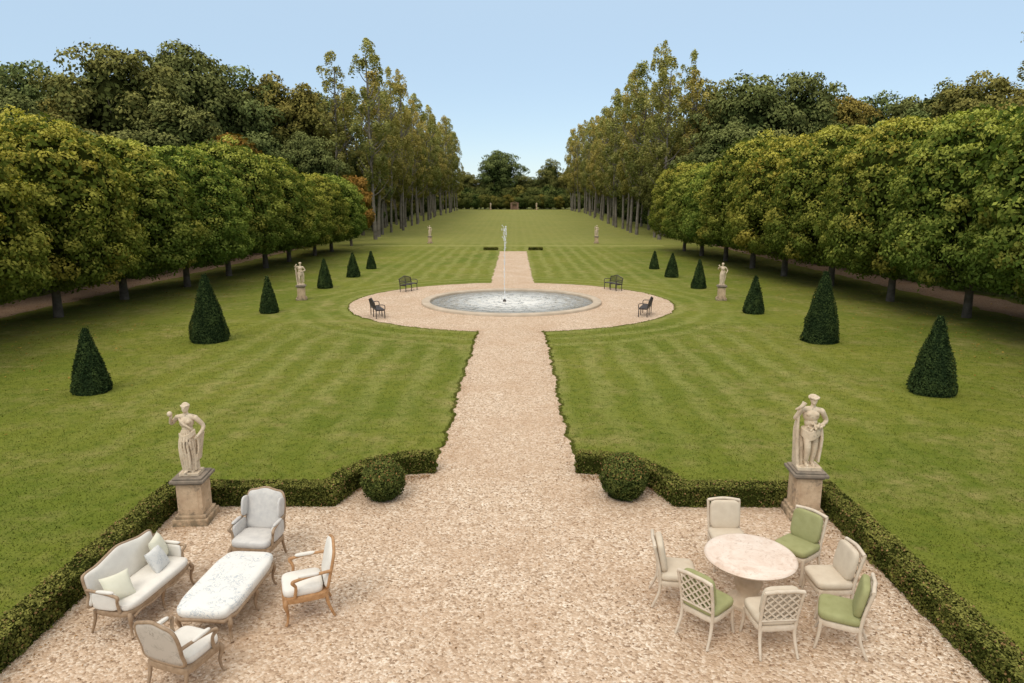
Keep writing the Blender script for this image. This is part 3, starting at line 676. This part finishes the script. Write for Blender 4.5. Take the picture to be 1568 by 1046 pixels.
def armchair(name,loc,rz,w,h,wood,fab,backfab=None,wings=False,scale=1,d=.60,legs=2,hump=.05,closed=False):
    e=empty(name,loc,rz,scale); fr=B(); hw=w/2; backfab=backfab or fab
    fr.sq((0,0,.36),(hw,d/2,.05),.3,.35,32,8)
    xs_=[-hw+.05,hw-.05] if legs==2 else list(np.linspace(-hw+.05,hw-.05,legs))
    for x in xs_:
        cabriole(fr,x,d/2-.05); fr.tube(spl([(x,-d/2+.05,.38),(x,-d/2+.02,.2),(x,-d/2-.05,.012)],4),[.028,.022,.018],8)
    fr.tube([(x,d/2-.008,.325+.018*math.cos(x*2*math.pi/max(w/ (legs),.3))) for x in np.linspace(-hw+.08,hw-.08,24)],.016,6)
    yb=lambda z:-d/2+.03-(z-.42)*.22
    ol=[(-hw+.07,.44),(-hw+.03,.62),(-hw+.02,.82)]
    ol+=[(-hw+.06,h-.06)]
    if w>1: ol+=[(-hw*.6,h-.05),(-hw*.3,h-.01)]
    else: ol+=[(-hw*.45,h-.015)]
    ol+=[(0,h+hump*.4)]
    ol=ol+[(-x,z) for x,z in ol[:-1][::-1]]
    loop=spl([(x,yb(z),z) for x,z in ol],5,True); fr.tube(loop,.022,8,True)
    pb=B(); cz=.44+(h-.44)/2; 
    pts=[Vector(p) for p in loop]; cc=Vector((0,yb(cz),cz)); nrm=Vector((0,math.cos(.2),math.sin(.2)))
    m=len(pts); vs=[]
    rings=[(1.0,.0),(.985,.022),(.93,.038),(.75,.050),(.4,.056)]
    for s_,t_ in rings: vs+=[cc+(p-cc)*s_+nrm*t_ for p in pts]
    vs.append(cc+nrm*.058); fs=[(j*m+i,j*m+(i+1)%m,(j+1)*m+(i+1)%m,(j+1)*m+i) for j in range(len(rings)-1) for i in range(m)]
    fs+=[((len(rings)-1)*m+i,(len(rings)-1)*m+(i+1)%m,len(rings)*m) for i in range(m)]
    pb.add(vs,fs)
    link('back_upholstery',pb.mesh('back_upholstery',fab),e)
    pb=B(); vs=[]
    rings=[(1.0,-.0),(.97,-.014),(.80,-.022)]
    for s_,t_ in rings: vs+=[cc+(p-cc)*s_+nrm*t_ for p in pts]
    vs.append(cc-nrm*.024); fs=[(j*m+(i+1)%m,j*m+i,(j+1)*m+i,(j+1)*m+(i+1)%m) for j in range(2) for i in range(m)]+[(2*m+(i+1)%m,2*m+i,3*m) for i in range(m)]
    pb.add(vs,fs); link('back_panel',pb.mesh('back_panel',backfab),e)
    ap=B()
    for sx in(-1,1):
        X=sx*(hw-.02)
        fr.tube(spl([(X,yb(.70),.70),(X+sx*.02,-.08,.69),(X+sx*.035,.12,.665),(X+sx*.04,.17,.64),(X+sx*.01,.13,.55),(X,.15,.40)],5),[.022,.02,.022,.026,.02,.024],8)
        ap.sq((X+sx*.018,-.04,.705),(.028,.14,.022),.7,.6,16,8)
        if closed or wings:
            ap.sq((X-sx*.005,-.07,.55),(.028,.20,.13),.4,.4,18,8)
        if wings: ap.sq((X-sx*.02,yb(.86)+.10,.86),(.028,.11,.16),.6,.6,18,10,rotx(.2))
    link('arm_pads',ap.mesh('arm_pads',fab),e)
    link('frame',fr.mesh('frame',wood),e)
    c=B(); c.sq((0,.035,.45),(hw-.035,d/2-.035,.075),.5,.35,36,12); link('seat_cushion',c.mesh('seat_cushion',fab),e)
    return e
armchair('wing_armchair',(-3.96,10.12,.014),ang(-.12,-1),.70,1.10,WOODG,GREYF,wings=True,scale=1)
armchair('wooden_armchair',(-2.78,8.78,.014),ang(-.93,-.36),.60,1.0,WOODO,WHITE,scale=1.04)
armchair('damask_armchair',(-3.82,7.36,.014),ang(.33,.94),.64,1.0,WOODG,WHITE,DAMASK,scale=1.02)
se=armchair('settee',(-5.10,8.85,.014),ang(.985,-.16),1.46,.96,WOODG,WHITE,legs=3,d=.64,hump=.06,closed=True,scale=.95)
def pillow(name,par,loc,size,mat,R):
    b=B(); n=14; vs=[]
    for sgn in(1,-1):
        for j in range(n+1):
            for i in range(n+1):
                u,v=i/n*2-1,j/n*2-1; t=((1-u*u)*(1-v*v))**.42*.5; k=1-.10*(1-abs(u)**2)*abs(v)**3; k2=1-.10*(1-abs(v)**2)*abs(u)**3
                vs.append(Vector((u*k2*size/2,sgn*t*.17,v*k*size/2)))
    m=(n+1)**2; fs=[]
    for s_ in(0,1):
        for j in range(n):
            for i in range(n):
                q=(s_*m+j*(n+1)+i,s_*m+j*(n+1)+i+1,s_*m+(j+1)*(n+1)+i+1,s_*m+(j+1)*(n+1)+i); fs.append(q if s_==0 else q[::-1])
    b.add([R@p for p in vs],fs); link(name,b.mesh(name,mat),par,loc)
PALEG=mat_simple('pale_green_linen',(.72,.69,.56),(.64,.62,.49),6,.9,.3,.004,.1,90)
rxz=lambda a,z: Matrix.Rotation(z,3,'Z')@rotx(a)
pillow('pale_pillow',se,(-.52,-.12,.70),.42,PALEG,rxz(.35,.35)); pillow('patterned_pillow',se,(-.28,.03,.66),.38,PILF,rxz(.5,.15)); pillow('side_pillow',se,(.50,-.02,.66),.40,PALEG,rxz(.6,-.5))
e=empty('toile_ottoman',(-3.88,8.80,.014),math.radians(-4)); hw,hl=.39,.77
def outl(a,s=1,z=0):
    f=lambda x,e_: math.copysign(abs(x)**e_,x); w=1+.03*math.cos(6*a)
    return (hw*s*f(math.cos(a),.28)*w,hl*s*f(math.sin(a),.28)*(1+.025*math.cos(4*a)),z)
b=B(); n=120; rings=[(.97,.37),(1.0,.40),(1.015,.45),(1.0,.49),(.95,.512),(.8,.525),(.3,.535)]
vs=[outl(2*math.pi*i/n,s_,z) for s_,z in rings for i in range(n)]+[(0,0,.536)]
b.add(vs,[(j*n+i,j*n+(i+1)%n,(j+1)*n+(i+1)%n,(j+1)*n+i) for j in range(len(rings)-1) for i in range(n)]+[((len(rings)-1)*n+i,(len(rings)-1)*n+(i+1)%n,len(rings)*n) for i in range(n)])
link('cushion',b.mesh('cushion',TOILE),e)
b=B(); b.tube([outl(2*math.pi*i/n,.975,.35+.014*math.cos(2*math.pi*i/n*8)) for i in range(n)],.03,8,True)
for x in(-1,1):
    for y in(-1,0,1): cabriole(b,x*(hw-.05) if y else x*(hw-.02),y*(hl-.09) if y else .001,.36)
link('frame',b.mesh('frame',WOODG),e)

# ------------------------------------------------------------ light, sky, camera
w=bpy.data.worlds.new('World'); sc.world=w; w.use_nodes=True; nt=w.node_tree; nt.nodes.clear()
sky=nt.nodes.new('ShaderNodeTexSky'); sky.sky_type='NISHITA'; sky.sun_disc=False
az,el=math.radians(-150),math.radians(50)
sky.sun_elevation=el; sky.sun_rotation=az; sky.air_density=1.0; sky.dust_density=.3; sky.ozone_density=1.5
bg=nt.nodes.new('ShaderNodeBackground'); bg.inputs[1].default_value=.15; ow=nt.nodes.new('ShaderNodeOutputWorld')
tc=nt.nodes.new('ShaderNodeTexCoord'); sp=nt.nodes.new('ShaderNodeSeparateXYZ'); nt.links.new(tc.outputs['Generated'],sp.inputs[0])
def wmr(a,b,c,d):
    k=nt.nodes.new('ShaderNodeMapRange'); k.inputs[1].default_value=a; k.inputs[2].default_value=b; k.inputs[3].default_value=c; k.inputs[4].default_value=d
    nt.links.new(sp.outputs[2],k.inputs[0]); return k.outputs[0]
def wmix(f,a,b):
    k=nt.nodes.new('ShaderNodeMix'); k.data_type='RGBA'
    nt.links.new(f,k.inputs[0])
    for i,v in((6,a),(7,b)):
        if isinstance(v,tuple): k.inputs[i].default_value=(*v,1)
        else: nt.links.new(v,k.inputs[i])
    return k.outputs[2]
veil=wmix(wmr(.3,.7,0,1),(3.7,4.85,6.0),(9.0,8.6,8.0))
low=wmix(wmr(0,.28,.5,.85),sky.outputs[0],veil)
full=wmix(wmr(.32,.75,0,.9),low,veil)
nt.links.new(full,bg.inputs[0]); nt.links.new(bg.outputs[0],ow.inputs[0])
sl=bpy.data.lights.new('sun','SUN'); sl.energy=1.4; sl.angle=math.radians(28); sl.color=(1,.94,.84)
so=bpy.data.objects.new('sun',sl); COL.objects.link(so); so.location=(-20,-20,40)
d=Vector((math.sin(az)*math.cos(el),math.cos(az)*math.cos(el),math.sin(el))); so.rotation_euler=d.to_track_quat('Z','Y').to_euler()
cd=bpy.data.cameras.new('camera'); cd.lens=24; cd.sensor_width=36; cd.clip_end=5000; co=bpy.data.objects.new('camera',cd); COL.objects.link(co)
co.location=(.2,0,5.8); co.rotation_euler=(math.radians(90-11.78),0,math.radians(.25)); sc.camera=co
